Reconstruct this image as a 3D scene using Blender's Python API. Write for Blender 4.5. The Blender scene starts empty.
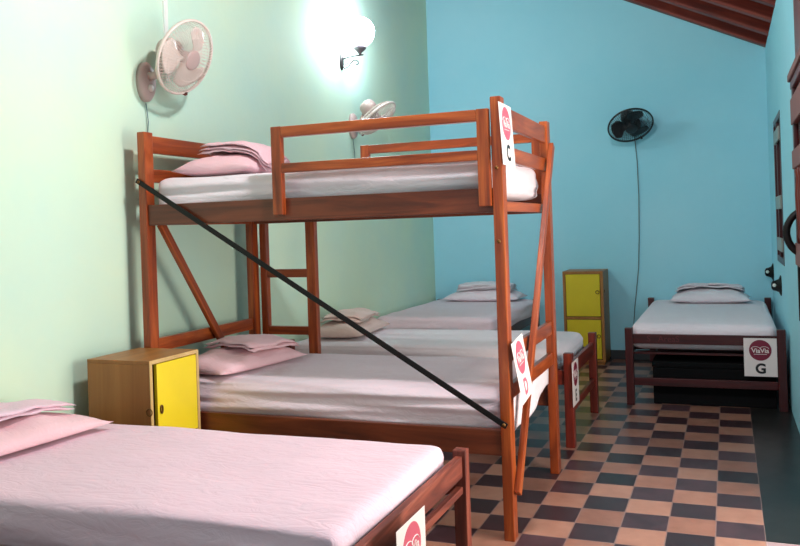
import bpy, bmesh, math, random
from mathutils import Vector, Matrix, noise

random.seed(7)
S = bpy.context.scene
COL = S.collection
PI = math.pi

# ------------------------------------------------------------------ camera
YAW, ROLL, F = 0.3776, -0.0335, 823.4
cam_d = bpy.data.cameras.new('camera')
cam = bpy.data.objects.new('camera', cam_d)
COL.objects.link(cam)
f_ = Vector((-math.sin(YAW), math.cos(YAW), 0)); r_ = Vector((math.cos(YAW), math.sin(YAW), 0)); u_ = Vector((0, 0, 1))
r2 = math.cos(ROLL) * r_ + math.sin(ROLL) * u_
u2 = -math.sin(ROLL) * r_ + math.cos(ROLL) * u_
m = Matrix((r2, u2, -f_)).transposed().to_4x4()
m.translation = Vector((-0.1137, -6.178, 1.3737))
cam.matrix_world = m
cam_d.sensor_width = 36
cam_d.lens = F / 800 * 36
cam_d.shift_y = -45.2 / 800
cam_d.clip_start = 0.05
S.camera = cam

# ------------------------------------------------------------------ world, lights, exposure
w = bpy.data.worlds.new('world'); S.world = w; w.use_nodes = True
w.node_tree.nodes['Background'].inputs[0].default_value = (0.80, 0.90, 1.0, 1)
w.node_tree.nodes['Background'].inputs[1].default_value = 0.25

def area(name, loc, direction, sx, sy, power, color):
    d = bpy.data.lights.new(name, 'AREA'); d.shape = 'RECTANGLE'; d.size = sx; d.size_y = sy
    d.energy = power; d.color = color
    o = bpy.data.objects.new(name, d); COL.objects.link(o)
    o.location = loc
    o.rotation_euler = Vector(direction).to_track_quat('-Z', 'Y').to_euler()
    return o
# daylight in the doorway of the right wall, plus a weak fill light added behind the camera
area('doorway_daylight', (0.85, -2.95, 1.15), (-1, 0.0, 0.02), 1.3, 1.6, 48, (1.0, 0.88, 0.78))
area('rear_fill', (-1.4, -7.6, 1.9), (0, 1, -0.05), 3.0, 2.6, 5, (0.90, 0.95, 1.0))
# overhead light added out of view to brighten the room, no lamp modelled
ld = bpy.data.lights.new('unseen_overhead_light', 'POINT'); ld.energy = 112; ld.shadow_soft_size = 0.12; ld.color = (0.93, 0.97, 1.0)
lo_ = bpy.data.objects.new('unseen_overhead_light', ld); COL.objects.link(lo_); lo_.location = (-0.9, -3.2, 3.35)

vs = S.view_settings
vs.view_transform = 'Standard'; vs.look = 'None'; vs.gamma = 1.0; vs.use_curve_mapping = False
vs.exposure = 0.80
S.display_settings.display_device = 'sRGB'

# ------------------------------------------------------------------ materials
def lin(c):
    return tuple(((x / 255) / 12.92 if x / 255 <= 0.04045 else ((x / 255 + 0.055) / 1.055) ** 2.4) for x in c) + (1,)

def new_mat(name, rough=0.6, spec=0.5, metal=0.0):
    mt = bpy.data.materials.new(name); mt.use_nodes = True
    nt = mt.node_tree; b = nt.nodes['Principled BSDF']
    b.inputs['Roughness'].default_value = rough
    b.inputs['Specular IOR Level'].default_value = spec
    b.inputs['Metallic'].default_value = metal
    return mt, nt, b

def ramp(nt, fac, stops):
    r = nt.nodes.new('ShaderNodeValToRGB')
    while len(r.color_ramp.elements) < len(stops): r.color_ramp.elements.new(0.5)
    for e, (p, c) in zip(r.color_ramp.elements, stops):
        e.position = p; e.color = c
    nt.links.new(fac, r.inputs[0])
    return r.outputs[0]

def coords(nt, scale=(1, 1, 1), rand=False):
    tc = nt.nodes.new('ShaderNodeTexCoord'); mp = nt.nodes.new('ShaderNodeMapping')
    mp.inputs['Scale'].default_value = scale
    nt.links.new(tc.outputs['Object'], mp.inputs['Vector'])
    if rand:
        oi = nt.nodes.new('ShaderNodeObjectInfo'); mu = nt.nodes.new('ShaderNodeMath'); mu.operation = 'MULTIPLY'
        mu.inputs[1].default_value = 37.0
        nt.links.new(oi.outputs['Random'], mu.inputs[0])
        cb = nt.nodes.new('ShaderNodeCombineXYZ')
        for i in range(3): nt.links.new(mu.outputs[0], cb.inputs[i])
        nt.links.new(cb.outputs[0], mp.inputs['Location'])
    return mp.outputs[0]

def noise_tex(nt, vec, scale, detail=4, rough=0.55, dist=0.0):
    n = nt.nodes.new('ShaderNodeTexNoise')
    n.inputs['Scale'].default_value = scale; n.inputs['Detail'].default_value = detail
    n.inputs['Roughness'].default_value = rough; n.inputs['Distortion'].default_value = dist
    nt.links.new(vec, n.inputs['Vector'])
    return n.outputs['Fac']

def bump(nt, b, h, strength, dist=0.01):
    bp = nt.nodes.new('ShaderNodeBump'); bp.inputs['Strength'].default_value = strength
    bp.inputs['Distance'].default_value = dist
    nt.links.new(h, bp.inputs['Height']); nt.links.new(bp.outputs[0], b.inputs['Normal'])

def wood(name, dark, mid, light, rough=0.35, scale=5.0, spec=0.5):
    mt, nt, b = new_mat(name, rough, spec)
    v = coords(nt, (scale, scale, scale * 0.09), True)
    n = noise_tex(nt, v, 3.0, 5, 0.6, 1.2)
    c = ramp(nt, n, [(0.28, lin(dark)), (0.5, lin(mid)), (0.72, lin(light))])
    nt.links.new(c, b.inputs['Base Color'])
    bump(nt, b, n, 0.15, 0.004)
    return mt

def plain(name, c, rough=0.6, spec=0.5, metal=0.0, var=0.06, scale=4.0, bmp=0.0, bscale=60):
    mt, nt, b = new_mat(name, rough, spec, metal)
    v = coords(nt)
    n = noise_tex(nt, v, scale, 3)
    c0 = lin(c)
    lo = tuple(x * (1 - var) for x in c0[:3]) + (1,); hi = tuple(min(1, x * (1 + var)) for x in c0[:3]) + (1,)
    nt.links.new(ramp(nt, n, [(0.35, lo), (0.65, hi)]), b.inputs['Base Color'])
    if bmp: bump(nt, b, noise_tex(nt, v, bscale, 4), bmp, 0.01)
    return mt

W_BUNK = wood('varnished_orange_wood', (92, 34, 12), (146, 64, 26), (188, 96, 42), 0.3)
W_BUNK_D = wood('varnished_brown_wood', (66, 28, 16), (98, 44, 24), (124, 60, 34), 0.35)
W_RED = wood('dark_red_wood', (44, 8, 10), (66, 14, 16), (84, 22, 20), 0.35)
W_REDB = wood('red_brown_wood', (74, 20, 14), (106, 32, 20), (134, 48, 28), 0.35)
W_BROWN = wood('worn_brown_wood', (58, 22, 16), (112, 48, 34), (160, 84, 62), 0.5)
W_ROOF = wood('roof_wood', (84, 22, 12), (122, 36, 20), (154, 54, 30), 0.55, 3.0)
W_CAB = wood('golden_cabinet_wood', (140, 88, 38), (158, 102, 46), (172, 116, 56), 0.45, 3.0)
W_EDGE = wood('pale_cabinet_edge', (186, 150, 92), (206, 172, 112), (220, 188, 130), 0.45, 3.0)
W_PINK = plain('weathered_pinkish_wood', (124, 78, 72), 0.6)
YELLOW = plain('yellow_paint', (240, 214, 40), 0.4, var=0.03)
YELLOW_B = plain('mustard_yellow_paint', (214, 190, 30), 0.45, var=0.03)
BLACK = plain('black_metal', (12, 9, 10), 0.55, 0.3)
BLACKP = plain('black_plastic', (26, 28, 30), 0.3)
IRON = plain('wrought_iron', (52, 48, 48), 0.45, metal=0.4)
BRASS = plain('brass', (110, 74, 34), 0.35, metal=0.7)
STEEL = plain('grey_hinge_metal', (150, 158, 150), 0.45, metal=0.2)
FANW = plain('cream_pink_plastic', (220, 204, 194), 0.35)
FANM = plain('dusty_beige_plastic', (182, 158, 152), 0.4)
WHITEP = plain('white_plastic', (232, 238, 230), 0.4)
PAPER = plain('laminated_paper', (240, 226, 222), 0.35, var=0.01)
MAROON = plain('maroon_print', (128, 22, 52), 0.35, var=0.02)
PINKP = plain('faded_pink_print', (206, 92, 112), 0.35, var=0.05)
PINKL = plain('faded_pink_letter', (196, 96, 118), 0.35)
INK = plain('black_print', (24, 18, 20), 0.35)
CORD = plain('grey_cord', (96, 120, 124), 0.5)

def cloth(name, c, var=0.05, sc=3.0, st=0.35):
    mt, nt, b = new_mat(name, 0.85, 0.2)
    b.inputs['Sheen Weight'].default_value = 0.15
    v = coords(nt)
    n = noise_tex(nt, v, sc, 4)
    c0 = lin(c)
    nt.links.new(ramp(nt, n, [(0.3, tuple(x * (1 - var) for x in c0[:3]) + (1,)), (0.7, c0)]), b.inputs['Base Color'])
    v2 = coords(nt, (4, 10, 10))
    bump(nt, b, noise_tex(nt, v2, 2.2, 4, 0.55, 1.4), st, 0.02)
    return mt
C_PINK = cloth('pale_pink_sheet_cloth', (232, 200, 212))
C_PINKW = cloth('pink_pillow_cloth', (240, 198, 204))
C_LILAC = cloth('lilac_white_sheet_cloth', (232, 212, 220))
C_CREAM = cloth('cream_pillow_cloth', (226, 200, 190))
C_WHITE = cloth('white_sheet_cloth', (236, 224, 230))

# walls: painted plaster
def plaster(name, c1, c2, sc=0.8):
    mt, nt, b = new_mat(name, 0.75, 0.25)
    v = coords(nt)
    n = noise_tex(nt, v, sc, 5, 0.6)
    nt.links.new(ramp(nt, n, [(0.3, lin(c1)), (0.7, lin(c2))]), b.inputs['Base Color'])
    bump(nt, b, noise_tex(nt, v, 5, 6, 0.6), 0.12, 0.02)
    return mt
P_MINT = plaster('mint_green_plaster', (192, 226, 210), (212, 234, 202))
P_BLUE = plaster('sky_blue_plaster', (152, 218, 234), (168, 224, 238))

def floor_mat():
    mt, nt, b = new_mat('checkered_cement_tiles', 0.3, 0.5)
    L = nt.links
    tc = nt.nodes.new('ShaderNodeTexCoord')
    sep = nt.nodes.new('ShaderNodeSeparateXYZ'); L.new(tc.outputs['Object'], sep.inputs[0])
    def M(op, a, bb=None):
        n = nt.nodes.new('ShaderNodeMath'); n.operation = op
        for i, x in enumerate((a, bb)):
            if x is None: continue
            if isinstance(x, (int, float)): n.inputs[i].default_value = x
            else: L.new(x, n.inputs[i])
        return n.outputs[0]
    T = 0.2
    x = M('DIVIDE', sep.outputs[0], T); y = M('DIVIDE', sep.outputs[1], T)
    fx = M('FLOOR', x); fy = M('FLOOR', y)
    par = M('FLOORED_MODULO' if False else 'PINGPONG', M('ADD', fx, fy), 1.0)   # 0 = even, 1 = odd
    gx = M('PINGPONG', x, 0.5); gy = M('PINGPONG', y, 0.5)
    grout = M('LESS_THAN', M('MINIMUM', gx, gy), 0.014)
    cb = nt.nodes.new('ShaderNodeCombineXYZ'); L.new(fx, cb.inputs[0]); L.new(fy, cb.inputs[1])
    wn = nt.nodes.new('ShaderNodeTexWhiteNoise'); wn.noise_dimensions = '2D'; L.new(cb.outputs[0], wn.inputs['Vector'])
    n = noise_tex(nt, tc.outputs['Object'], 9, 5, 0.65)
    mixf = M('ADD', M('MULTIPLY', n, 0.6), M('MULTIPLY', wn.outputs['Value'], 0.4))
    light = ramp(nt, mixf, [(0.25, lin((124, 82, 66))), (0.5, lin((152, 106, 88))), (0.8, lin((174, 130, 110)))])
    dark = ramp(nt, mixf, [(0.25, lin((34, 20, 22))), (0.55, lin((56, 36, 40))), (0.8, lin((84, 60, 66)))])
    def mix(f, a, bcol):
        mx = nt.nodes.new('ShaderNodeMix'); mx.data_type = 'RGBA'
        L.new(f, mx.inputs[0])
        for s, c in ((6, a), (7, bcol)):
            if isinstance(c, tuple): mx.inputs[s].default_value = c
            else: L.new(c, mx.inputs[s])
        return mx.outputs[2]
    tiles = mix(par, light, dark)
    tiles = mix(grout, tiles, lin((134, 104, 98)))
    # plain dark strip along the right wall, mauve tiles nearer the door
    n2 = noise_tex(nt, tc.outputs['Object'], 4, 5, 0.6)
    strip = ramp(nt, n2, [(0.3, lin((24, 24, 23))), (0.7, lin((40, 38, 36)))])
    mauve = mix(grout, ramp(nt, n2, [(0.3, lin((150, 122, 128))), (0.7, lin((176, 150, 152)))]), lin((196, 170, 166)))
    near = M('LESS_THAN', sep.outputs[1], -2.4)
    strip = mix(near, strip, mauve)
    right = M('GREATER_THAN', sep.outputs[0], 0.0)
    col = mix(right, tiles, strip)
    L.new(col, b.inputs['Base Color'])
    L.new(M('ADD', M('MULTIPLY', n, 0.10), 0.27), b.inputs['Roughness'])
    bump(nt, b, n, 0.05, 0.003)
    return mt

# ------------------------------------------------------------------ helpers
def obj(name, bm, mat, parent=None, kind=None, smooth=False):
    me = bpy.data.meshes.new(name)
    bmesh.ops.recalc_face_normals(bm, faces=bm.faces)
    bm.to_mesh(me); bm.free()
    if smooth:
        for p in me.polygons: p.use_smooth = True
    me.materials.append(mat)
    o = bpy.data.objects.new(name, me); COL.objects.link(o)
    if parent is not None: o.parent = parent
    if kind: o['kind'] = kind
    return o

def tag(o, label, cat, group=None, kind=None):
    o['label'] = label; o['category'] = cat
    if group: o['group'] = group
    if kind: o['kind'] = kind
    return o

def thing(name, loc, label, cat, group=None):
    o = bpy.data.objects.new(name, None); COL.objects.link(o)
    o.location = loc; o.empty_display_size = 0.1
    return tag(o, label, cat, group)

def off(parent):
    """world offset of an unrotated parent (walks up)"""
    v = Vector((0, 0, 0))
    while parent is not None:
        v += parent.location; parent = parent.parent
    return v

def box_bm(sx, sy, sz, bev=0.004, seg=2, bm=None, at=(0, 0, 0)):
    b2 = bmesh.new()
    bmesh.ops.create_cube(b2, size=1)
    bmesh.ops.scale(b2, vec=(sx, sy, sz), verts=b2.verts)
    if bev: bmesh.ops.bevel(b2, geom=list(b2.edges), offset=min(bev, min(sx, sy, sz) * 0.45), segments=seg, affect='EDGES', profile=0.6)
    bmesh.ops.translate(b2, vec=at, verts=b2.verts)
    if bm is None: return b2
    tmp = bpy.data.meshes.new('t'); b2.to_mesh(tmp); b2.free(); bm.from_mesh(tmp); bpy.data.meshes.remove(tmp)
    return bm

def box(name, parent, lo, hi, mat, bev=0.004, kind=None, grain='auto'):
    """axis-aligned world box as an object whose local Z is its long axis"""
    lo, hi = Vector(lo), Vector(hi); c = (lo + hi) / 2; d = hi - lo
    ax = max(range(3), key=lambda i: d[i]) if grain == 'auto' else 'xyz'.index(grain)
    a, b = [i for i in range(3) if i != ax]
    bm = box_bm(d[a], d[b], d[ax], bev)
    o = obj(name, bm, mat, parent, kind)
    R = Matrix.Identity(3)
    R.col[0] = [1.0 if i == a else 0 for i in range(3)]
    R.col[1] = [1.0 if i == b else 0 for i in range(3)]
    R.col[2] = [1.0 if i == ax else 0 for i in range(3)]
    if R.determinant() < 0: R.col[0] = -R.col[0]
    o.rotation_euler = R.to_euler(); o.location = c - off(parent)
    return o

def beam(name, parent, p0, p1, wdt, thk, side, mat, bev=0.004):
    """bar from p0 to p1; wdt along `side`, thk across"""
    p0, p1 = Vector(p0), Vector(p1); z = (p1 - p0).normalized()
    x = Vector(side); x = (x - x.dot(z) * z).normalized(); y = z.cross(x)
    o = obj(name, box_bm(wdt, thk, (p1 - p0).length, bev), mat, parent)
    R = Matrix.Identity(3); R.col[0] = x; R.col[1] = y; R.col[2] = z
    o.rotation_euler = R.to_euler(); o.location = (p0 + p1) / 2 - off(parent)
    return o

def tube(bm, pts, r, n=8, close=False, cap=True):
    pts = [Vector(p) for p in pts]; N = len(pts); rings = []
    prev = None
    for i, p in enumerate(pts):
        if close: t = pts[(i + 1) % N] - pts[i - 1]
        else: t = pts[min(i + 1, N - 1)] - pts[max(i - 1, 0)]
        t.normalize()
        if prev is None:
            a = Vector((0, 0, 1)) if abs(t.z) < 0.9 else Vector((1, 0, 0))
            x = (a - a.dot(t) * t).normalized()
        else: x = (prev - prev.dot(t) * t).normalized()
        prev = x; y = t.cross(x)
        rr = r[i] if isinstance(r, (list, tuple)) else r
        rings.append([bm.verts.new(p + rr * (math.cos(2 * PI * k / n) * x + math.sin(2 * PI * k / n) * y)) for k in range(n)])
    M_ = N if close else N - 1
    for i in range(M_):
        a, b = rings[i], rings[(i + 1) % N]
        for k in range(n): bm.faces.new((a[k], a[(k + 1) % n], b[(k + 1) % n], b[k]))
    if not close and cap:
        bm.faces.new(rings[0][::-1]); bm.faces.new(rings[-1])
    return bm

def lathe(bm, prof, n=32, at=(0, 0, 0), cap=True):
    at = Vector(at); rings = []
    for r, z in prof:
        rings.append([bm.verts.new(at + Vector((max(r, 1e-4) * math.cos(2 * PI * k / n), max(r, 1e-4) * math.sin(2 * PI * k / n), z))) for k in range(n)])
    for a, b in zip(rings, rings[1:]):
        for k in range(n): bm.faces.new((a[k], a[(k + 1) % n], b[(k + 1) % n], b[k]))
    if cap:
        bm.faces.new(rings[0][::-1]); bm.faces.new(rings[-1])
    return bm

def frame_from(nrm, up=(0, 0, 1)):
    z = Vector(nrm).normalized(); u = Vector(up); x = u.cross(z).normalized(); y = z.cross(x)
    R = Matrix.Identity(3); R.col[0] = x; R.col[1] = y; R.col[2] = z
    return R

# ------------------------------------------------------------------ setting
LX, RX, BY, NY = -3.05, 0.27, 2.2, -7.2
SL = 0.482
def roof_z(x): return 2.935 + SL * (RX - x)

def slab(name, faces_pts, mat, kind='structure'):
    bm = bmesh.new()
    for pts in faces_pts: bm.faces.new([bm.verts.new(p) for p in pts])
    bmesh.ops.remove_doubles(bm, verts=bm.verts, dist=1e-5)
    me = bpy.data.meshes.new(name); bmesh.ops.recalc_face_normals(bm, faces=bm.faces); bm.to_mesh(me); bm.free()
    me.materials.append(mat); o = bpy.data.objects.new(name, me); COL.objects.link(o); o['kind'] = kind
    return o
def wbox(lo, hi):
    (x0, y0, z0), (x1, y1, z1) = lo, hi
    v = [(x0, y0, z0), (x1, y0, z0), (x1, y1, z0), (x0, y1, z0), (x0, y0, z1), (x1, y0, z1), (x1, y1, z1), (x0, y1, z1)]
    return [[v[i] for i in q] for q in ((0, 1, 2, 3), (4, 5, 6, 7), (0, 1, 5, 4), (1, 2, 6, 5), (2, 3, 7, 6), (3, 0, 4, 7))]

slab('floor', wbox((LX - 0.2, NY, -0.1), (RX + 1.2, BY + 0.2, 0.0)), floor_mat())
slab('wall_left', wbox((LX - 0.2, NY, 0), (LX, BY, roof_z(LX) + 0.02)), P_MINT)
zl, zr = roof_z(LX - .2), roof_z(RX + .2)
bk = [(LX - .2, BY, 0), (RX + .2, BY, 0), (RX + .2, BY, zr), (LX - .2, BY, zl)]
bk2 = [(x, BY + 0.2, z) for x, y, z in bk]
slab('wall_back', [bk, bk2] + [[bk[i], bk[(i + 1) % 4], bk2[(i + 1) % 4], bk2[i]] for i in range(4)], P_BLUE)
# right wall: doorway y -3.85..-2.06, deep narrow window y 0.40..1.27
zt = roof_z(RX) - 0.0
WY0, WY1, WZ0, WZ1 = 0.42, 1.27, 1.0, 2.14
rw = []
for lo, hi in (((RX, -2.06, 0), (RX + .2, WY0, zt)), ((RX, WY0, 0), (RX + .2, WY1, WZ0)), ((RX, WY0, WZ1), (RX + .2, WY1, zt)),
               ((RX, WY1, 0), (RX + .2, BY, zt)), ((RX, -3.85, 2.15), (RX + .2, -2.06, zt)), ((RX, NY, 0), (RX + .2, -3.85, zt))):
    rw += wbox(lo, hi)
slab('wall_right', rw, P_BLUE)
# ceiling: plank deck on rafters running down the slope
cp = [(RX + .2, NY, zr - 0.0), (RX + .2, BY + .2, zr), (LX - .2, BY + .2, zl), (LX - .2, NY, zl)]
cp = [(x, y, z + 0.13) for x, y, z in cp]; cp2 = [(x, y, z + 0.05) for x, y, z in cp]
ceil = slab('ceiling', [cp, cp2] + [[cp[i], cp[(i + 1) % 4], cp2[(i + 1) % 4], cp2[i]] for i in range(4)], W_ROOF)
k = 0
for i in range(14):
    y = BY - 0.06 - i * 0.52
    o = beam('ceiling_rafter', ceil, (RX + 0.05, y, roof_z(RX + 0.05) + 0.065), (LX, y, roof_z(LX) + 0.065), 0.11, 0.13, (0, 1, 0), W_ROOF, 0.02)
    # tongued boards between the rafters
    for j in (1, 2):
        beam('ceiling_board', ceil, (RX + 0.05, y - 0.06 - j * 0.135 + .02, roof_z(RX + 0.05) + 0.11), (LX, y - 0.06 - j * 0.135 + .02, roof_z(LX) + 0.11), 0.125, 0.03, (0, 1, 0), W_ROOF, 0.008)
box('baseboard_back', None, (LX, BY - 0.012, 0), (RX, BY, 0.09), plain('dark_base_paint', (48, 56, 60), 0.6), 0.003, 'structure')

# deep window with dark shutters (far one)
win = obj('window_1', box_bm(0.02, WY1 - WY0, WZ1 - WZ0, 0.003), plain('dark_shutter_wood', (44, 22, 24), 0.5), None, 'structure')
win.location = (RX + 0.05, (WY0 + WY1) / 2, (WZ0 + WZ1) / 2)
def wpart(name, lo, hi, mat): return box(name, win, lo, hi, mat, 0.003)
wpart('window_frame', (RX - 0.004, WY1 - 0.06, WZ0), (RX + 0.04, WY1, WZ1), W_RED)
wpart('window_frame', (RX - 0.004, WY0, WZ0), (RX + 0.04, WY0 + 0.05, WZ1), W_RED)
wpart('window_frame', (RX - 0.004, WY0 + .05, WZ0), (RX + 0.04, WY1 - .06, WZ0 + 0.05), W_RED)
wpart('window_frame', (RX - 0.004, WY0 + .05, WZ1 - .05), (RX + 0.04, WY1 - .06, WZ1), W_RED)
wpart('mullion', (RX - 0.006, 0.82, WZ0 + .05), (RX + 0.04, 0.87, WZ1 - .05), W_RED)
for z in (1.10, 1.42, 1.93):
    wpart('hinge', (RX - 0.014, WY0 + 0.06, z), (RX + 0.0, WY0 + 0.60, z + 0.1), STEEL)

# near window: projecting wooden grille with cornice and turned balusters
NYa, NYb = -2.0, -1.22
w2 = box('window_2', None, (RX - 0.012, NYa, 0.9), (RX + 0.01, NYb, 2.1), W_RED, 0.004, 'structure')
def w2p(n, lo, hi, mat, bev=0.006):
    o = box(n, None, lo, hi, mat, bev); o.parent = w2
    o.matrix_parent_inverse = (Matrix.Translation(w2.location) @ w2.rotation_euler.to_matrix().to_4x4()).inverted()
    return o
w2p('window_frame', (RX - 0.035, NYb - 0.07, 1.18), (RX - 0.012, NYb, 2.08), W_RED)
w2p('window_frame', (RX - 0.035, NYa, 1.18), (RX - 0.012, NYa + 0.07, 2.08), W_RED)
w2p('cornice', (RX - 0.05, NYa - 0.05, 2.10), (RX, NYb + 0.05, 2.14), W_PINK)
w2p('cornice', (RX - 0.038, NYa - 0.03, 2.055), (RX, NYb + 0.03, 2.10), W_REDB)
w2p('cross_rail', (RX - 0.042, NYa, 1.86), (RX - 0.012, NYb + 0.01, 2.0), W_PINK)
w2p('cross_rail', (RX - 0.042, NYa, 1.62), (RX - 0.012, NYb + 0.01, 1.72), W_PINK)
w2p('cross_rail', (RX - 0.042, NYa, 1.10), (RX - 0.012, NYb + 0.01, 1.22), W_PINK)
w2p('lintel_post', (RX - 0.02, NYa, 2.14), (RX + 0.01, NYb - 0.12, 2.9), W_REDB)
for i in range(4):
    y = NYb - 0.14 - i * 0.16
    bm = lathe(bmesh.new(), [(.012, 1.22), (.016, 1.26), (.010, 1.30), (.016, 1.42), (.018, 1.48), (.010, 1.56), (.016, 1.60), (.012, 1.62)], 12, (RX - 0.026, y, 0))
    o = obj('baluster', bm, W_REDB, None, smooth=True); o.parent = w2
    o.matrix_parent_inverse = (Matrix.Translation(w2.location) @ w2.rotation_euler.to_matrix().to_4x4()).inverted()

# iron ring on the near window
ring = thing('iron_ring', (RX + 0.045, -1.27, 1.275), 'black iron ring hanging on the barred window at the right edge', 'ring')
bm = tube(bmesh.new(), [(0.13 * math.cos(a), 0, 0.13 * math.sin(a)) for a in [2 * PI * i / 32 for i in range(32)]], 0.019, 10, close=True)
for v in bm.verts:
    v.co += 0.002 * noise.noise_vector(v.co * 30)
# only the half in the room: cut at the wall face
geom = bmesh.ops.bisect_plane(bm, geom=list(bm.verts) + list(bm.edges) + list(bm.faces), plane_co=(-0.047, 0, 0), plane_no=(1, 0, 0), clear_outer=True)
bmesh.ops.holes_fill(bm, edges=[e for e in bm.edges if e.is_boundary])
obj('hoop', bm, BLACK, ring, smooth=True)
box('strap', ring, (RX - 0.036, -1.29, 0.80), (RX - 0.014, -1.25, 1.16), BLACK, 0.004)

# ------------------------------------------------------------------ soft goods
def soft_box(lo, hi, r, seed, wr=0.006, side=0.008, n=(44, 24, 12), sag=0.0, origin=None):
    lo, hi = Vector(lo), Vector(hi); c = (lo + hi) / 2; h = (hi - lo) / 2
    bm = bmesh.new()
    nx, ny, nz = n
    # build a closed gridded box
    vs = {}
    def V(i, j, k):
        key = (i, j, k)
        if key not in vs:
            # denser grid toward the edges
            def d(t): return 0.5 - 0.5 * math.cos(PI * t) if False else t
            vs[key] = bm.verts.new(lo + Vector(((hi.x - lo.x) * d(i / nx), (hi.y - lo.y) * d(j / ny), (hi.z - lo.z) * k / nz)))
        return vs[key]
    for i in range(nx):
        for j in range(ny):
            bm.faces.new((V(i, j, 0), V(i, j + 1, 0), V(i + 1, j + 1, 0), V(i + 1, j, 0)))
            bm.faces.new((V(i, j, nz), V(i + 1, j, nz), V(i + 1, j + 1, nz), V(i, j + 1, nz)))
    for i in range(nx):
        for k in range(nz):
            bm.faces.new((V(i, 0, k), V(i + 1, 0, k), V(i + 1, 0, k + 1), V(i, 0, k + 1)))
            bm.faces.new((V(i, ny, k), V(i, ny, k + 1), V(i + 1, ny, k + 1), V(i + 1, ny, k)))
    for j in range(ny):
        for k in range(nz):
            bm.faces.new((V(0, j, k), V(0, j, k + 1), V(0, j + 1, k + 1), V(0, j + 1, k)))
            bm.faces.new((V(nx, j, k), V(nx, j + 1, k), V(nx, j + 1, k + 1), V(nx, j, k + 1)))
    for v in bm.verts:
        p = v.co - c
        # horizontal corners rounder than the vertical profile
        rh = r * 1.6
        q = Vector((max(-h.x + rh, min(h.x - rh, p.x)), max(-h.y + rh, min(h.y - rh, p.y)), max(-h.z + r, min(h.z - r, p.z))))
        d = p - q
        dd = Vector((d.x / rh, d.y / rh, d.z / r))
        if dd.length > 1:
            dd.normalize(); v.co = c + q + Vector((dd.x * rh, dd.y * rh, dd.z * r))
        w0 = v.co; top = max(0, (w0.z - c.z) / h.z)
        sv = Vector((seed * 13.1, seed * 7.7, 0))
        if top > 0.2:
            a = noise.noise(Vector((w0.x * 2.2, w0.y * 5.0, 0)) + sv) * wr * 1.2 + noise.noise(Vector((w0.x * 6, w0.y * 14, 1)) + sv) * wr * 0.5
            v.co.z += a * top
            v.co.z -= sag * max(0, 1 - ((w0.x - c.x) / h.x) ** 2) * top
        if abs(w0.y - c.y) > h.y * 0.97:
            v.co.y += math.copysign(1, w0.y - c.y) * side * (noise.noise(Vector((w0.x * 1.3, w0.z * 30, 3)) + sv) * 1.3 - 0.6 * abs((w0.z - c.z) / h.z) ** 2)
        if abs(w0.x - c.x) > h.x * 0.98:
            v.co.x += math.copysign(1, w0.x - c.x) * side * (noise.noise(Vector((w0.y * 1.5, w0.z * 34, 5)) + sv))
    if origin is not None: bmesh.ops.translate(bm, vec=-Vector(origin), verts=bm.verts)
    return bm

def mattress(lo, hi, r, seed, mat, label, group=None, **kw):
    o0 = Vector(((lo[0] + hi[0]) / 2, (lo[1] + hi[1]) / 2, lo[2]))
    o = obj('mattress', soft_box(lo, hi, r, seed, origin=o0, **kw), mat, None, smooth=True)
    o.location = o0
    sub = o.modifiers.new('s', 'SUBSURF'); sub.levels = 1; sub.render_levels = 1
    return tag(o, label, 'mattress', group)

def pillow_h(u, v, n=2.6):
    a = max(0, 1 - abs(u) ** n) ** 0.55; b = max(0, 1 - abs(v) ** n) ** 0.55
    return a * b

def pillow(c, L, Wd, H, rot, seed, mat, label, group='bed pillows', tilt=(0, 0)):
    """L along local x, Wd along local y, rests at c.z"""
    N, K = 30, 20
    bm = bmesh.new(); top, bot = {}, {}
    for i in range(N + 1):
        for j in range(K + 1):
            u = -1 + 2 * i / N; v = -1 + 2 * j / K
            pin = 1 - 0.07 * (1 - abs(u) ** 2) * abs(v) ** 3; pin2 = 1 - 0.07 * (1 - v * v) * abs(u) ** 3
            x = u * L / 2 * pin2; y = v * Wd / 2 * pin
            sv = Vector((seed * 9.3, seed * 3.1, 0))
            wv = noise.noise(Vector((x * 7, y * 7, 0)) + sv) * 0.022 + (0.5 - abs(noise.noise(Vector((x * 15, y * 15, 2)) + sv))) * 0.014
            edge = pillow_h(u, v)
            zt = H * 0.30 + edge * (H * 0.70 + wv)
            zb = H * 0.30 - edge * H * 0.30 + 0.001
            fl = 0.006 * noise.noise(Vector((x * 14, y * 14, 5)) + sv) * (1 - edge)
            top[i, j] = bm.verts.new((x, y, zt + fl))
            bot[i, j] = top[i, j] if i in (0, N) or j in (0, K) else bm.verts.new((x, y, max(0.0, zb)))
    for i in range(N):
        for j in range(K):
            bm.faces.new((top[i, j], top[i + 1, j], top[i + 1, j + 1], top[i, j + 1]))
            q = [bot[i, j], bot[i, j + 1], bot[i + 1, j + 1], bot[i + 1, j]]
            if len(set(q)) == 4:
                try: bm.faces.new(q)
                except ValueError: pass
    o = obj('pillow', bm, mat, None, smooth=True)
    o.location = c; o.rotation_euler = (tilt[0], tilt[1], rot)
    return tag(o, label, 'pillow', group)

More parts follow.
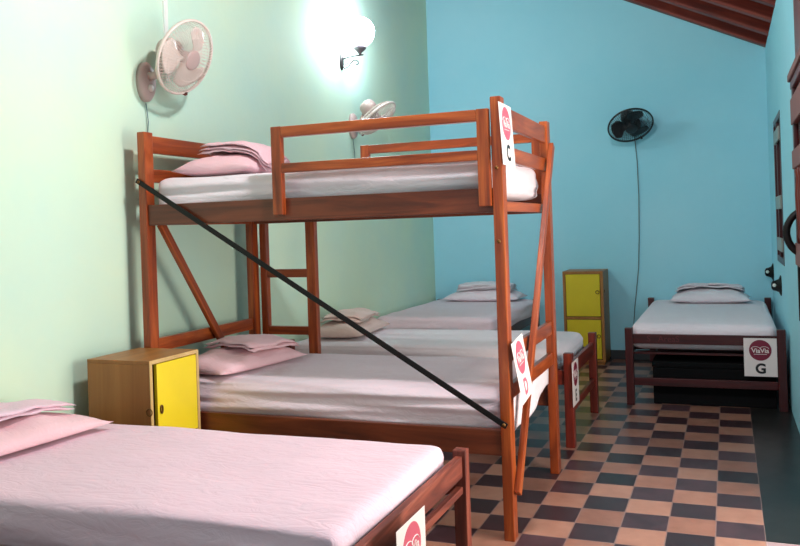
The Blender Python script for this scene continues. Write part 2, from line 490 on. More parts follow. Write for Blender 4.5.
def folded(c, L, Wd, layers, rot, seed, mat, label, base=None, group='folded top sheets'):
    """folded sheet: stacked slightly offset layers whose underside follows base(x,y) above c.z"""
    root = bpy.data.objects.new('folded_sheet', None)
    bm = bmesh.new(); N, K = 22, 14
    th = 0.017
    for l in range(layers):
        ox, oy = random.uniform(-.008, .008), random.uniform(-.008, .008); s = 1 - 0.02 * l
        g = [{}, {}]
        for i in range(N + 1):
            for j in range(K + 1):
                u = -1 + 2 * i / N; v = -1 + 2 * j / K
                # rounded outline
                x = u * L / 2 * s * (1 - 0.02 * v * v) + ox; y = v * Wd / 2 * s * (1 - 0.02 * u * u) + oy
                ca, sa = math.cos(rot), math.sin(rot)
                wx, wy = c[0] + ca * x - sa * y, c[1] + sa * x + ca * y
                b = base(wx, wy) if base else 0.0
                rnd = (max(0, 1 - abs(u) ** 8) * max(0, 1 - abs(v) ** 8)) ** 0.5
                sv = Vector((seed * 5.3, l * 0.6, 0))
                nz = 0.014 * noise.noise(Vector((x * 8, y * 8, 0)) + sv) + 0.007 * (1 - abs(noise.noise(Vector((x * 18, y * 18, 4)) + sv)) * 2)
                z0 = b + l * th + nz + 0.004
                g[0][i, j] = bm.verts.new((x, y, z0 + th * 0.5 - th * 0.48 * rnd))
                g[1][i, j] = g[0][i, j] if i in (0, N) or j in (0, K) else bm.verts.new((x, y, z0 + th * 0.5 + th * 0.48 * rnd))
        for i in range(N):
            for j in range(K):
                bm.faces.new((g[1][i, j], g[1][i + 1, j], g[1][i + 1, j + 1], g[1][i, j + 1]))
                try: bm.faces.new((g[0][i, j], g[0][i, j + 1], g[0][i + 1, j + 1], g[0][i + 1, j]))
                except ValueError: pass
    bpy.data.objects.remove(root)
    o = obj('folded_sheet', bm, mat, None, smooth=True)
    o.location = c; o.rotation_euler = (0, 0, rot)
    return tag(o, label, 'sheet', group)

def on_pillow(pc, L, Wd, H, rot, soft=0.75):
    def f(x, y):
        dx, dy = x - pc[0], y - pc[1]; ca, sa = math.cos(-rot), math.sin(-rot)
        u = (ca * dx - sa * dy) / (L / 2); v = (sa * dx + ca * dy) / (Wd / 2)
        if abs(u) >= 1 or abs(v) >= 1: 
            e = 0.0
            ov = max(abs(u), abs(v)) - 1
            return max(0.0, H * 0.32 - ov * 0.25)
        e = pillow_h(u, v)
        return H * 0.30 + e * H * 0.70 + 0.012 * e
    return f

# ------------------------------------------------------------------ signs
def text_bm(txt, size, depth=0.0006, bold=0.0):
    cu = bpy.data.curves.new('txt', 'FONT'); cu.body = txt; cu.size = size; cu.extrude = depth; cu.offset = bold
    cu.align_x = 'CENTER'; cu.align_y = 'CENTER'
    to = bpy.data.objects.new('txt', cu); COL.objects.link(to)
    dg = bpy.context.evaluated_depsgraph_get(); me = bpy.data.meshes.new_from_object(to.evaluated_get(dg))
    bm = bmesh.new(); bm.from_mesh(me)
    bpy.data.objects.remove(to); bpy.data.curves.remove(cu); bpy.data.meshes.remove(me)
    return bm

def sign(loc, nrm, letter, disc, ltr, txtcol, label, Wd=0.215, Hh=0.27, tilt=0.0, roll=0.0):
    """laminated sheet; local x right, y up, z out; loc = centre"""
    s = thing('paper_sign', loc, label, 'sign', 'laminated bed signs')
    R = frame_from(nrm).to_4x4() @ Matrix.Rotation(roll, 4, 'Z') @ Matrix.Rotation(tilt, 4, 'X')
    s.rotation_euler = R.to_euler()
    bm = box_bm(Wd, Hh, 0.0016, 0.0004, 1)
    bmesh.ops.subdivide_edges(bm, edges=[e for e in bm.edges if abs(e.verts[0].co.y - e.verts[1].co.y) > Hh * .8], cuts=8)
    obj('sheet', bm, PAPER, s)
    bm = lathe(bmesh.new(), [(0.073, 0.0008), (0.073, 0.0014)], 48, (0, 0.050, 0))
    d = obj('logo_disc', bm, disc, s)
    bm = text_bm('ViaVia', 0.045, 0.0003, 0.0008); bmesh.ops.translate(bm, vec=(0, 0.046, 0.0019), verts=bm.verts)
    # small strap line
    box_bm(0.085, 0.003, 0.0004, 0, 1, bm, (0, 0.022, 0.0018))
    # the two arches over the name
    for cx in (-0.030, 0.026):
        pts = [(cx + 0.030 * math.cos(a), 0.058 + 0.018 * math.sin(a), 0.0019) for a in [PI * (0.04 + 0.92 * i / 14) for i in range(15)]]
        tube(bm, pts, 0.0016, 5)
    obj('logo_lettering', bm, txtcol, d)
    bm = text_bm(letter, 0.095, 0.0003, 0.0035); bmesh.ops.translate(bm, vec=(0, -0.082, 0.0014), verts=bm.verts)
    obj('letter', bm, ltr, s)
    return s

# ------------------------------------------------------------------ bunk bed
BX0, BX1, BYn, BYf = -2.941, -1.007, -2.707, -1.63
bunk = thing('bunk_bed', (-1.97, -2.17, 0), 'tall orange-brown wooden bunk bed with guard rails, ladder and diagonal braces in the room centre', 'bunk bed')
PW, PD = 0.046, 0.07
for (x, y, h) in ((BX0, BYn, 1.915), (BX1 - PW, BYn, 1.93), (BX0, BYf - PD, 1.915), (BX1 - PW, BYf - PD, 1.93)):
    box('post', bunk, (x, y, 0), (x + PW, y + PD, h), W_BUNK)
# long rails (upper + lower), near and far
for y in (BYn + 0.012, BYf - 0.042):
    box('side_rail', bunk, (BX0 + PW, y, 1.428), (BX1 - PW, y + 0.03, 1.535), W_BUNK_D)
    box('side_rail', bunk, (BX0 + PW, y, 0.365), (BX1 - PW, y + 0.03, 0.478), W_BUNK_D)
# mattress boards
for z in (1.475, 0.42):
    for i in range(9):
        x = BX0 + 0.09 + i * 0.2
        box('slat', bunk, (x, BYn + 0.045, z), (x + 0.08, BYf - 0.045, z + 0.02), W_BROWN, 0.002)
# end boards
for x, sgn in ((BX0 + 0.008, 0), (BX1 - 0.036, 1)):
    box('end_rail', bunk, (x, BYn + PD, 1.81), (x + 0.026, BYf - PD, 1.90), W_BUNK)
    box('end_rail', bunk, (x, BYn + PD, 1.655), (x + 0.026, BYf - PD, 1.725), W_BUNK)
    box('end_rail', bunk, (x, BYn + PD, 1.43), (x + 0.026, BYf - PD, 1.475), W_BUNK)
    if not sgn: box('end_rail', bunk, (x, BYn + PD, 0.365), (x + 0.026, BYf - PD, 0.44), W_BUNK)
    box('end_rail', bunk, (x, BYn + PD, 0.765), (x + 0.026, BYf - PD, 0.835), W_BUNK)
    if sgn: box('end_rail', bunk, (x, BYn + PD, 0.60), (x + 0.026, BYf - PD, 0.665), W_BUNK)
# guards
def guard(ya, yb, x0, x1, inner):
    p = ya
    for x in (x0, x1 - 0.054):
        box('guard_post', bunk, (x, ya, 1.455 if not inner else 1.455), (x + 0.054, yb, 1.878), W_BUNK)
    box('guard_rail', bunk, (x0 + 0.054, ya, 1.825), (x1 - 0.054, yb, 1.876), W_BUNK)
    box('guard_rail', bunk, (x0 + 0.054, ya, 1.655), (x1 - 0.054, yb, 1.70), W_BUNK)
guard(BYn - 0.022, BYn + 0.012, -2.135, -1.057, False)
guard(BYf - 0.012, BYf + 0.022, -2.155, -1.057, True)
# ladder at the far side
lad = box('ladder', bunk, (-2.885, BYf, 0.0), (-2.84, BYf + 0.045, 1.53), W_BUNK)
box('ladder_upright', bunk, (-2.555, BYf, 0.0), (-2.492, BYf + 0.045, 1.53), W_BUNK)
for z in (0.36, 0.725, 1.085):
    box('ladder_rung', bunk, (-2.84, BYf + 0.004, z), (-2.555, BYf + 0.040, z + 0.052), W_BUNK)
lad.name = 'ladder_upright'
# wooden braces at both ends and the long metal brace
beam('brace', bunk, (BX1 + 0.014, BYf - 0.03, 1.80), (BX1 + 0.014, BYn + 0.03, 0.20), 0.045, 0.026, (0, 1, 0), W_BUNK)
beam('brace', bunk, (BX0 + 0.062, BYn + 0.09, 1.44), (BX0 + 0.062, BYf - 0.12, 0.30), 0.045, 0.026, (0, 1, 0), W_BUNK)
mb = beam('metal_brace', bunk, (BX0 - 0.005, BYn - 0.008, 1.665), (BX1 - 0.01, BYn - 0.028, 0.505), 0.026, 0.008, (0, 0, 1), BLACK)
mb['label'] = 'long thin black metal brace'
for p in ((BX0 + 0.012, BYn - 0.008, 1.655), (BX1 - 0.022, BYn - 0.026, 0.512), (BX1 - 0.024, BYn - 0.0, 1.62), (BX1 - 0.024, BYn, 1.30)):
    bm = lathe(bmesh.new(), [(0.009, 0), (0.008, 0.005), (0.003, 0.008)], 12)
    o = obj('bolt', bm, BRASS, bunk, smooth=True); o.rotation_euler = (PI / 2, 0, 0); o.location = Vector(p) + Vector((0, -0.004, 0)) - off(bunk)

mattress((BX0 + 0.05, BYn + 0.05, 1.497), (BX1 - 0.05, BYf - 0.05, 1.675), 0.045, 1, C_WHITE,
         'thin mattress in a crumpled white sheet on the upper bunk', 'mattresses in fitted sheets', wr=0.010, side=0.024)
lowm = mattress((BX0 + 0.06, BYn + 0.045, 0.442), (BX1 - 0.046, BYf - 0.05, 0.632), 0.04, 2, C_LILAC,
         'mattress in a lilac-white sheet on the lower bunk', 'mattresses in fitted sheets', wr=0.008, side=0.03)

# end of the sheet hanging out of the lower bunk
def drape(parent, mat):
    bm = bmesh.new(); N, K = 26, 12; g = {}
    for i in range(N + 1):
        t = i / N; y = -2.655 + t * 0.93
        zb = 0.40 + 0.09 * t + 0.02 * math.sin(t * 9)
        for j in range(K + 1):
            s = j / K
            z = 0.612 * (1 - s) + zb * s
            x = -1.045 + 0.006 + 0.010 * noise.noise(Vector((y * 6, z * 4, 3))) - 0.02 * max(0, 1 - s * 6)
            g[i, j] = bm.verts.new((x, y, z))
    for i in range(N):
        for j in range(K): bm.faces.new((g[i, j], g[i + 1, j], g[i + 1, j + 1], g[i, j + 1]))
    bmesh.ops.translate(bm, vec=-off(parent), verts=bm.verts)
    o = obj('hanging_sheet', bm, mat, parent, smooth=True)
    so = o.modifiers.new('t', 'SOLIDIFY'); so.thickness = 0.004
    return o
drape(lowm, C_WHITE)

# pillows + folded sheets on the bunk
pu = (-2.66, -2.22, 1.675)
pillow(pu, 0.46, 0.62, 0.13, 0.12, 1, C_PINKW, 'crumpled pale pink pillow on the upper bunk')
folded((-2.62, -2.16, 1.679), 0.40, 0.52, 3, 0.25, 3, C_PINKW, 'folded pale pink sheet heaped on the upper bunk pillow', on_pillow(pu, .46, .62, .13, .12))
pl = (-2.66, -2.27, 0.628)
pillow(pl, 0.44, 0.72, 0.105, -0.15, 2, C_PINKW, 'pale pink pillow at the head of the lower bunk')
folded((-2.62, -2.16, 0.636), 0.34, 0.46, 2, -0.12, 5, C_PINKW, 'folded pale pink sheet on the lower bunk pillow', on_pillow(pl, .44, .72, .105, -.15))

sign((-0.991, -2.665, 1.762), (1, 0, 0.05), 'C', PINKP, INK, PAPER, 'white sign with faded pink disc and letter C at top of the bunk post', tilt=0)
sign((-0.973, -2.60, 0.735), (1, 0, 0.14), 'D', PINKP, PINKL, PAPER, 'white sign with faded pink disc and letter D beside the lower bunk', tilt=0, roll=0.10)

# ------------------------------------------------------------------ single beds
def single_bed(name, label, x0, x1, y0, y1, foot, mat, ztop=0.56, rails=((0.42, 0.53), (0.15, 0.205)), pt=0.06, head_top=0.62, foot_pointed=False, side_z=(0.38, 0.47)):
    """foot: '+x' (head at x0) or '-y' (head at y1)"""
    b = thing(name, ((x0 + x1) / 2, (y0 + y1) / 2, 0), label, 'bed', 'single wooden beds')
    def post(x, y, h):
        o = box('post', b, (x, y, 0), (x + pt, y + pt, h), mat)
        return o
    for x in (x0, x1 - pt):
        for y in (y0, y1 - pt):
            at_foot = (x > x0) if foot == '+x' else (y == y0)
            post(x, y, ztop if at_foot else head_top)
    q = (pt - 0.026) / 2
    if foot == '+x':
        for xx, nm in ((x1 - pt + q, 'foot_rail'), (x0 + q, 'head_rail')):
            for z0, z1 in rails: box(nm, b, (xx, y0 + pt, z0), (xx + 0.026, y1 - pt, z1), mat)
        for yy in (y0 + q, y1 - pt + q): box('side_rail', b, (x0 + pt, yy, side_z[0]), (x1 - pt, yy + 0.026, side_z[1]), mat)
        for i in range(9):
            x = x0 + pt + 0.05 + i * (x1 - x0 - 2 * pt - 0.18) / 8
            box('slat', b, (x, y0 + q + 0.026, side_z[0] + 0.01), (x + 0.08, y1 - pt + q, side_z[0] + 0.028), mat, 0.002)
    else:
        for yy, nm in ((y0 + q, 'foot_rail'), (y1 - pt + q, 'head_rail')):
            for z0, z1 in rails: box(nm, b, (x0 + pt, yy, z0), (x1 - pt, yy + 0.026, z1), mat)
        for xx in (x0 + q, x1 - pt + q): box('side_rail', b, (xx, y0 + pt, side_z[0]), (xx + 0.026, y1 - pt, side_z[1]), mat)
        for i in range(9):
            y = y0 + pt + 0.05 + i * (y1 - y0 - 2 * pt - 0.18) / 8
            box('slat', b, (x0 + q + 0.026, y, side_z[0] + 0.01), (x1 - pt + q, y + 0.08, side_z[0] + 0.028), mat, 0.002)
    return b

# bed in the foreground
single_bed('single_bed', 'worn brown wooden single bed in the foreground at lower left', -3.0, -1.045, -4.31, -3.20, '+x', W_BROWN,
           0.535, ((0.435, 0.515), (0.375, 0.402)), 0.05, side_z=(0.36, 0.43), head_top=0.54)
mattress((-3.03, -4.235, 0.392), (-1.10, -3.27, 0.565), 0.035, 4, C_PINK, 'large mattress in a smooth pale pink sheet on the foreground bed', 'mattresses in fitted sheets', wr=0.006, side=0.02, n=(60, 32, 8))
pa = (-2.80, -3.79, 0.566)
pillow(pa, 0.44, 0.82, 0.095, -0.1, 5, C_PINKW, 'pink pillow on the foreground bed against the left edge')
folded((-2.85, -3.72, 0.568), 0.30, 0.56, 2, -0.08, 9, C_PINK, 'folded pale pink sheet on the foreground bed pillow', on_pillow(pa, .44, .82, .095, -.1))
sign((-0.992, -3.955, 0.395), (1, 0, 0.0), 'A', PINKP, INK, PAPER, 'white sign with pink disc on the foreground bed foot rail', Wd=0.23, tilt=0)

# middle bed behind the bunk
single_bed('single_bed', 'red-brown wooden single bed directly behind the bunk bed', -3.0, -1.01, -1.16, -0.14, '+x', W_REDB,
           0.575, ((0.42, 0.51), (0.20, 0.25)), 0.055)
mattress((-3.03, -1.10, 0.43), (-1.085, -0.20, 0.595), 0.05, 6, C_WHITE, 'mattress in a white sheet on the bed behind the bunk', 'mattresses in fitted sheets', wr=0.006, side=0.012)
pe = (-2.74, -0.62, 0.592)
pillow(pe, 0.40, 0.74, 0.12, 0.1, 7, C_CREAM, 'cream pillow on the bed behind the bunk')
folded((-2.74, -0.60, 0.60), 0.32, 0.52, 2, 0.12, 12, C_CREAM, 'folded cream sheet on the pillow behind the bunk', on_pillow(pe, .40, .74, .12, .1))
sign((-1.008, -1.078, 0.388), (1, 0, 0), 'E', MAROON, INK, PAPER, 'white sign with maroon disc and letter E on the bed behind the bunk', tilt=0)

# corner bed
single_bed('single_bed', 'dark wooden single bed in the far left corner', -3.0, -1.92, 0.42, 2.16, '-y', W_RED, 0.50, ((0.36, 0.44), (0.15, 0.205)), 0.055, head_top=0.6)
mattress((-3.02, 0.44, 0.425), (-1.93, 2.17, 0.605), 0.05, 8, C_LILAC, 'mattress in a greyish white sheet in the far left corner', 'mattresses in fitted sheets', wr=0.008, side=0.02, n=(24, 36, 7))
pf = (-2.42, 1.92, 0.600)
pillow(pf, 0.80, 0.40, 0.12, 0.0, 9, C_WHITE, 'white pillow on the corner bed against the blue wall')
folded((-2.40, 1.93, 0.606), 0.58, 0.30, 3, 0.03, 15, C_WHITE, 'folded white sheet on the corner bed pillow', on_pillow(pf, .80, .40, .12, 0))

# right bed
single_bed('single_bed', 'dark maroon wooden single bed against the right wall', -0.845, 0.245, 0.13, 2.16, '-y', W_RED, 0.572, ((0.455, 0.527), (0.146, 0.203)), 0.056, head_top=0.615, side_z=(0.355, 0.402))
mattress((-0.81, 0.165, 0.405), (0.20, 2.15, 0.60), 0.05, 10, C_WHITE, 'mattress in a white sheet on the bed by the right wall', 'mattresses in fitted sheets', wr=0.004, side=0.008, n=(24, 36, 7))
pg = (-0.275, 1.85, 0.595)
pillow(pg, 0.70, 0.40, 0.12, 0.0, 11, C_WHITE, 'white pillow on the bed by the right wall')
folded((-0.27, 1.92, 0.60), 0.60, 0.26, 2, 0.0, 17, C_WHITE, 'folded white sheet on the pillow by the right wall', on_pillow(pg, .70, .40, .12, 0))
sign((0.078, 0.126, 0.378), (0, -1, 0), 'G', MAROON, INK, PAPER, 'white sign with maroon disc and black letter G on the right bed', tilt=0)
# ------------------------------------------------------------------ cabinets
def cabinet(x0, x1, y0, y1, h, front, label, yel, rings):
    c = thing('cabinet', ((x0 + x1) / 2, (y0 + y1) / 2, 0), label, 'cabinet', 'two-door bedside cabinets')
    t = 0.018; base = 0.03
    b = lambda n, lo, hi, m, be=0.002: box(n, c, lo, hi, m, be)
    if front == '+x':
        b('side_panel', (x0, y0, base), (x1 - 0.004, y0 + t, h - t), W_CAB); b('side_panel', (x0, y1 - t, base), (x1 - 0.004, y1, h - t), W_CAB)
        b('top', (x0, y0, h - t), (x1 - 0.004, y1, h), W_CAB); b('bottom', (x0, y0 + t, base), (x1, y1 - t, base + t), W_CAB)
        b('back_panel', (x0, y0 + t, base + t), (x0 + 0.008, y1 - t, h - t), W_CAB)
        b('shelf', (x0 + .008, y0 + t, h / 2 - t / 2), (x1 - 0.022, y1 - t, h / 2 + t / 2), W_CAB)
        b('plinth', (x0 + .01, y0 + .01, 0), (x1 - .02, y1 - .01, base), W_CAB)
        e = bmesh.new()
        for lo, hi in (((x1 - .004, y0, base), (x1 + .001, y0 + t, h)), ((x1 - .004, y1 - t, base), (x1 + .001, y1, h)), ((x1 - .004, y0 + t, h - t), (x1 + .001, y1 - t, h)), ((x1 - .004, y0 + t, h / 2 - t / 2), (x1 + .001, y1 - t, h / 2 + t / 2))):
            cc = (Vector(lo) + Vector(hi)) / 2; dd = Vector(hi) - Vector(lo); box_bm(dd.x, dd.y, dd.z, 0.001, 1, e, cc - off(c))
        obj('front_edge', e, W_EDGE, c)
        for z0, z1 in ((h / 2 + t / 2 + .003, h - t - .004), (base + t + .003, h / 2 - t / 2 - .003)):
            d = b('door', (x1 - 0.018, y0 + t + 0.032, z0), (x1 + 0.0, y1 - t - 0.003, z1), yel)
            hz = (z0 + z1) / 2 - 0.03
            for nm, p in (('ring_pull', Vector((x1 + 0.004, y0 + t + 0.055, hz))),):
                bm = tube(bmesh.new(), [(0, 0.008 * math.cos(a), 0.018 * math.sin(a)) for a in [2 * PI * i / 16 for i in range(16)]], 0.004, 6, close=True)
                o = obj('latch', bm, BRASS, c, smooth=True); o.location = p - off(c)
            bm = tube(bmesh.new(), [(0.016 * math.cos(a), 0, 0.016 * math.sin(a)) for a in [2 * PI * i / 16 for i in range(16)]], 0.0028, 6, close=True)
            o = obj('ring_pull', bm, BRASS, c, smooth=True); o.location = Vector((x1 - 0.008, y0 - 0.002, hz)) - off(c)
    else:
        b('side_panel', (x0, y0 + .004, base), (x0 + t, y1, h - t), W_CAB); b('side_panel', (x1 - t, y0 + .004, base), (x1, y1, h - t), W_CAB)
        b('top', (x0, y0 + .004, h - t), (x1, y1, h), W_CAB); b('bottom', (x0 + t, y0, base), (x1 - t, y1, base + t), W_CAB)
        b('back_panel', (x0 + t, y1 - .008, base + t), (x1 - t, y1, h - t), W_CAB)
        b('shelf', (x0 + t, y0 + .022, h / 2 - t / 2), (x1 - t, y1 - .008, h / 2 + t / 2), W_CAB)
        b('plinth', (x0 + .01, y0 + .02, 0), (x1 - .01, y1 - .01, base), W_CAB)
        e = bmesh.new(); t = 0.026
        for lo, hi in (((x0, y0 - .001, base), (x0 + t, y0 + .004, h)), ((x1 - t, y0 - .001, base), (x1, y0 + .004, h)), ((x0 + t, y0 - .001, h - t), (x1 - t, y0 + .004, h)), ((x0 + t, y0 - .001, h / 2 - t / 2), (x1 - t, y0 + .004, h / 2 + t / 2))):
            cc = (Vector(lo) + Vector(hi)) / 2; dd = Vector(hi) - Vector(lo); box_bm(dd.x, dd.y, dd.z, 0.001, 1, e, cc - off(c))
        obj('front_edge', e, W_CAB, c)
        for z0, z1 in ((h / 2 + t / 2 + .004, h - t - .004), (base + t + .003, h / 2 - t / 2 - .004)):
            b('door', (x0 + t + .003, y0, z0), (x1 - t - .006, y0 + 0.018, z1), yel)
            hz = (z0 + z1) / 2 + 0.03
            for dx in (-0.035, 0.028):
                if dx > 0: p = Vector((x1 - 0.004 + 0.004, y0 + 0.05, hz + .006))
                else: p = Vector((x1 - t - 0.03, y0 - 0.002, hz))
                if dx > 0 and z0 < h / 2: continue
                bm = tube(bmesh.new(), [((0.016 if dx < 0 else 0.0) * math.cos(a), (0 if dx < 0 else 0.02) * math.cos(a), 0.016 * math.sin(a)) for a in [2 * PI * i / 16 for i in range(16)]], 0.004, 6, close=True)
                o = obj('ring_pull', bm, BRASS, c, smooth=True); o.location = p - off(c)
    return c
cabinet(-2.955, -2.592, -3.10, -2.725, 0.80, '+x', 'wooden cabinet with bright yellow door between foreground bed and bunk', YELLOW, 1)
cabinet(-1.605, -1.222, 1.80, 2.18, 0.898, '-y', 'two-door mustard yellow wooden cabinet against the blue back wall', YELLOW_B, 1)

# ------------------------------------------------------------------ fans
def fan(center, nrm, wall_pt, wall_n, body, cage, bladem, label, R=0.21, roll=0.0, knob=True, cord=None, nblade=3):
    f = thing('wall_fan', wall_pt, label, 'fan', 'wall fans')
    o0 = off(f); c = Vector(center) - o0; A = frame_from(nrm).to_4x4() @ Matrix.Rotation(roll, 4, 'Z')
    def put(name, bm, mat, smooth=True, M_=None, parent=None):
        o = obj(name, bm, mat, parent or f, smooth=smooth); mm = M_ if M_ is not None else Matrix.Translation(c) @ A
        o.matrix_local = mm; return o
    n = Vector(nrm).normalized()
    # wall base: tall rounded plate
    WB = frame_from(wall_n).to_4x4()
    bm = lathe(bmesh.new(), [(0.066, 0), (0.066, 0.022), (0.056, 0.038), (0.03, 0.044)], 28)
    for v in bm.verts: v.co.y *= 1.65
    wb = put('wall_base', bm, body, True, WB)
    bm = lathe(bmesh.new(), [(0.020, 0), (0.020, 0.01), (0.017, 0.014)], 16, (0, -0.035, 0.040))
    put('speed_knob', bm, cage if knob else body, True, WB)
    # neck from the base to the motor
    back = c - n * 0.13
    wn = Vector(wall_n)
    p0 = wn * 0.035 + Vector((0, 0, 0.03))
    bm = tube(bmesh.new(), [p0, p0 + wn * 0.05, (p0 + wn * 0.05 + back) / 2 + Vector((0, 0, -0.01)), back], [0.026, 0.024, 0.022, 0.03], 12)
    put('neck', bm, body, True, Matrix.Identity(4))
    # motor
    bm = lathe(bmesh.new(), [(0.02, -0.175), (0.05, -0.17), (0.066, -0.15), (0.070, -0.11), (0.066, -0.075), (0.04, -0.06)], 28)
    put('motor_housing', bm, body)
    # blades
    hub = put('hub', lathe(bmesh.new(), [(0.034, -0.03), (0.036, 0.0), (0.030, 0.02), (0.012, 0.028)], 24), body)
    for k_ in range(nblade):
        bm = bmesh.new(); g = {}; NR, NA = 10, 8
        for i in range(NR + 1):
            rr = 0.030 + (R * 0.86 - 0.030) * i / NR; t = i / NR
            half = 0.20 + 0.52 * math.sin(min(1, t * 1.12) * PI * 0.62) - 0.25 * max(0, t - 0.8) / 0.2
            for j in range(NA + 1):
                s = -1 + 2 * j / NA; a = s * half + 0.35 * t
                g[i, j] = bm.verts.new((rr * math.cos(a), rr * math.sin(a), 0.028 * s * (1 - 0.3 * t)))
        for i in range(NR):
            for j in range(NA): bm.faces.new((g[i, j], g[i + 1, j], g[i + 1, j + 1], g[i, j + 1]))
        o = obj('blade', bm, bladem, f, smooth=True)
        o.matrix_local = Matrix.Translation(c) @ A @ Matrix.Rotation(2 * PI * k_ / nblade + 0.5, 4, 'Z')
        so = o.modifiers.new('t', 'SOLIDIFY'); so.thickness = 0.003
    # cages
    for nm, sgn, dep in (('front_grille', 1, 0.055), ('rear_grille', -1, 0.06)):
        bm = bmesh.new(); NW = 64
        for k_ in range(NW):
            a = 2 * PI * k_ / NW
            pts = []
            for i in range(6):
                t = i / 5; rr = 0.052 + (R - 0.052) * t
                pts.append((rr * math.cos(a + 0.12 * (1 - t)), rr * math.sin(a + 0.12 * (1 - t)), sgn * dep * math.sqrt(max(0, 1 - t ** 2.6))))
            tube(bm, pts, 0.0017, 4, cap=False)
        for rr in (0.052, 0.12, 0.17):
            t = (rr - 0.052) / (R - 0.052)
            tube(bm, [(rr * math.cos(2 * PI * i / 40), rr * math.sin(2 * PI * i / 40), sgn * dep * math.sqrt(max(0, 1 - t ** 2.6))) for i in range(40)], 0.0014, 4, close=True)
        gr = put(nm, bm, cage)
        if sgn > 0:
            put('badge', lathe(bmesh.new(), [(0.054, dep - 0.004), (0.054, dep + 0.003), (0.045, dep + 0.006)], 32), FANM if body is not BLACKP else body)
    bm = tube(bmesh.new(), [(R * math.cos(2 * PI * i / 56), R * math.sin(2 * PI * i / 56), 0) for i in range(56)], 0.0075, 8, close=True)
    for v in bm.verts: v.co.z *= 1.5
    put('rim', bm, cage)
    bm = box_bm(0.02, 0.018, 0.03, 0.003); bmesh.ops.translate(bm, vec=(0, -R - 0.006, 0), verts=bm.verts)
    put('rim_clip', bm, cage if body is BLACKP else W_BROWN, False)
    if cord:
        bm = tube(bmesh.new(), [Vector(p) - o0 for p in cord], 0.0045 if body is BLACKP else 0.003, 6)
        put('power_cord', bm, CORD, True, Matrix.Identity(4))
    return f
fan((-2.81, -2.45, 2.335), (0.88, -0.05, -0.40), (LX, -2.50, 2.215), (1, 0, 0), FANM, FANW, FANW, 'large cream wall fan high on the left near the bunk head', R=0.203, roll=0.4,
    cord=((LX + .01, -2.50, 2.10), (LX + .014, -2.49, 2.0), (LX + .006, -2.50, 1.86)))
fan((-2.80, 0.16, 2.295), (0.62, 0.05, -0.78), (LX, 0.19, 2.25), (1, 0, 0), FANM, FANW, FANM, 'beige wall fan below the glowing wall lamp', R=0.19, roll=0.2,
    cord=((LX + .01, 0.19, 2.15), (LX + .012, 0.205, 2.02), (LX + .006, 0.23, 1.88)))
fan((-0.935, 1.93, 2.275), (0.24, -0.58, -0.75), (-0.93, BY, 2.30), (0, -1, 0), BLACKP, BLACKP, BLACKP, 'black wall fan on the blue back wall', R=0.21, roll=0.7,
    cord=((-0.93, BY - .012, 2.25), (-0.91, BY - .008, 1.95), (-0.905, BY - .012, 1.60), (-0.915, BY - .006, 1.2), (-0.93, BY - .006, 0.9), (-0.98, BY - .006, 0.5), (-1.0, BY - .006, 0.28)))
# inline connector on the black fan's cord is part of the cord bead
tr = box('cable_trunking', None, (LX, -2.32, 2.25), (LX + 0.014, -2.285, roof_z(LX) - 0.02), WHITEP, 0.002)
tag(tr, 'thin white vertical cable trunking above the large cream fan', 'trunking')

# ------------------------------------------------------------------ sconce
sc = thing('wall_lamp', (LX, 0.02, 2.77), 'black wrought iron wall lamp with a glowing white globe', 'lamp')
o0 = off(sc)
bm = lathe(bmesh.new(), [(0.030, 0), (0.030, 0.012), (0.018, 0.020)], 20)
for v in bm.verts: v.co.y *= 2.4
o = obj('wall_plate', bm, IRON, sc, smooth=True); o.rotation_euler = frame_from((1, 0, 0)).to_euler()
gx = 0.175
bm = tube(bmesh.new(), [(0.012, 0, 0.02), (0.06, 0, 0.028), (0.12, 0, 0.034), (gx + 0.03, 0, 0.036)], 0.0065, 8)
tube(bm, [(0.015, 0, -0.035), (0.03, 0, -0.060), (0.065, 0, -0.052), (0.095, 0, -0.015), (0.125, 0, 0.002), (0.155, 0, -0.012), (0.158, 0, -0.035), (0.138, 0, -0.038)], 0.0055, 8)
tube(bm, [(0.03, 0, 0.02), (0.055, 0, 0.0), (0.060, 0, -0.025), (0.045, 0, -0.035), (0.034, 0, -0.022)], 0.0045, 8)
obj('arm', bm, IRON, sc, smooth=True)
bm = lathe(bmesh.new(), [(0.010, 0.036), (0.014, 0.05), (0.050, 0.085), (0.056, 0.10), (0.050, 0.108)], 28, (gx, 0, 0))
obj('cup', bm, plain('grey_lamp_cup', (96, 86, 92), 0.4), sc, smooth=True)
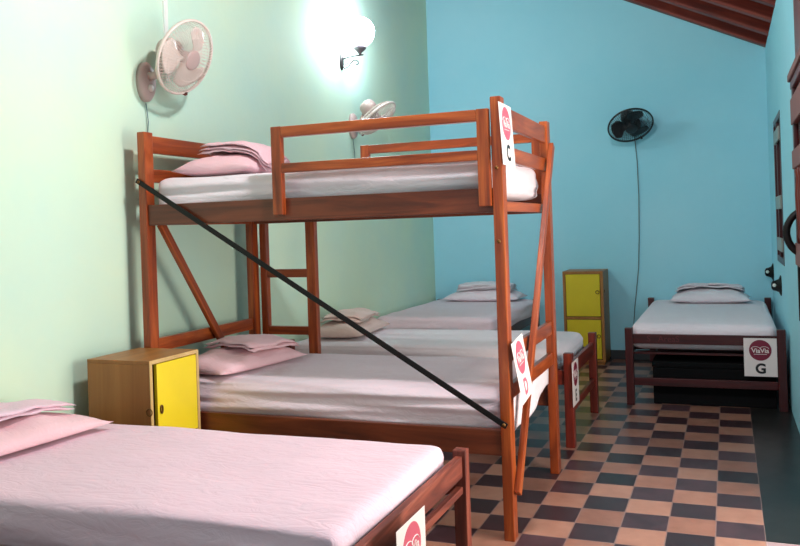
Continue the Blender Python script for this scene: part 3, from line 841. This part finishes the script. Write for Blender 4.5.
gl, nt, b = new_mat('glowing_opal_glass', 0.3)
b.inputs['Base Color'].default_value = (1, 1, 1, 1)
b.inputs['Emission Color'].default_value = (0.78, 0.89, 1.0, 1); b.inputs['Emission Strength'].default_value = 48
bm = bmesh.new(); bmesh.ops.create_uvsphere(bm, u_segments=32, v_segments=20, radius=0.125)
bmesh.ops.translate(bm, vec=(gx, 0, 0.225), verts=bm.verts)
obj('globe', bm, gl, sc, smooth=True)

# ------------------------------------------------------------------ black fittings on the right wall
for y, z, lb in ((2.06, 0.855, 'black bell-shaped wall fitting with white tip, nearer the back wall'), (0.93, 0.82, 'black bell-shaped wall fitting with white tip, nearer the window edge')):
    h = thing('wall_fitting', (RX, y, z), lb, 'wall fitting', 'black fittings above the right bed')
    bm = lathe(bmesh.new(), [(0.080, 0), (0.080, 0.006), (0.052, 0.018), (0.042, 0.040), (0.036, 0.062), (0.020, 0.072)], 24)
    o = obj('body', bm, BLACK, h, smooth=True); o.rotation_euler = frame_from((-1, 0, 0)).to_euler()
    bm = bmesh.new(); bmesh.ops.create_uvsphere(bm, u_segments=12, v_segments=8, radius=0.014)
    o = obj('tip', bm, WHITEP, h, smooth=True); o.location = (-0.052, -0.042, 0.006)

# ------------------------------------------------------------------ trunk under the right bed
tk = thing('storage_trunk', (-0.22, 0.75, 0), 'plain black storage trunk pushed under the right wall bed', 'trunk')
TB = plain('matte_black_board', (7, 6, 8), 0.8, 0.2)
box('body', tk, (-0.66, 0.22, 0.0), (0.18, 1.25, 0.27), TB, 0.008)
box('lid', tk, (-0.665, 0.215, 0.272), (0.185, 1.255, 0.315), TB, 0.008)

# faint scratched letters on the right bed's foot rail
gb = [o for o in COL.objects if o.name.startswith('single_bed') and 'right wall' in o.get('label', '')][0]
bm = text_bm('S   AreaS', 0.062, 0.0002, 0.0)
o = obj('scratched_lettering', bm, plain('scratched_maroon', (104, 44, 48), 0.6), gb)
o.rotation_euler = (PI / 2, 0, 0); o.location = Vector((-0.575, 0.1442, 0.492)) - gb.location
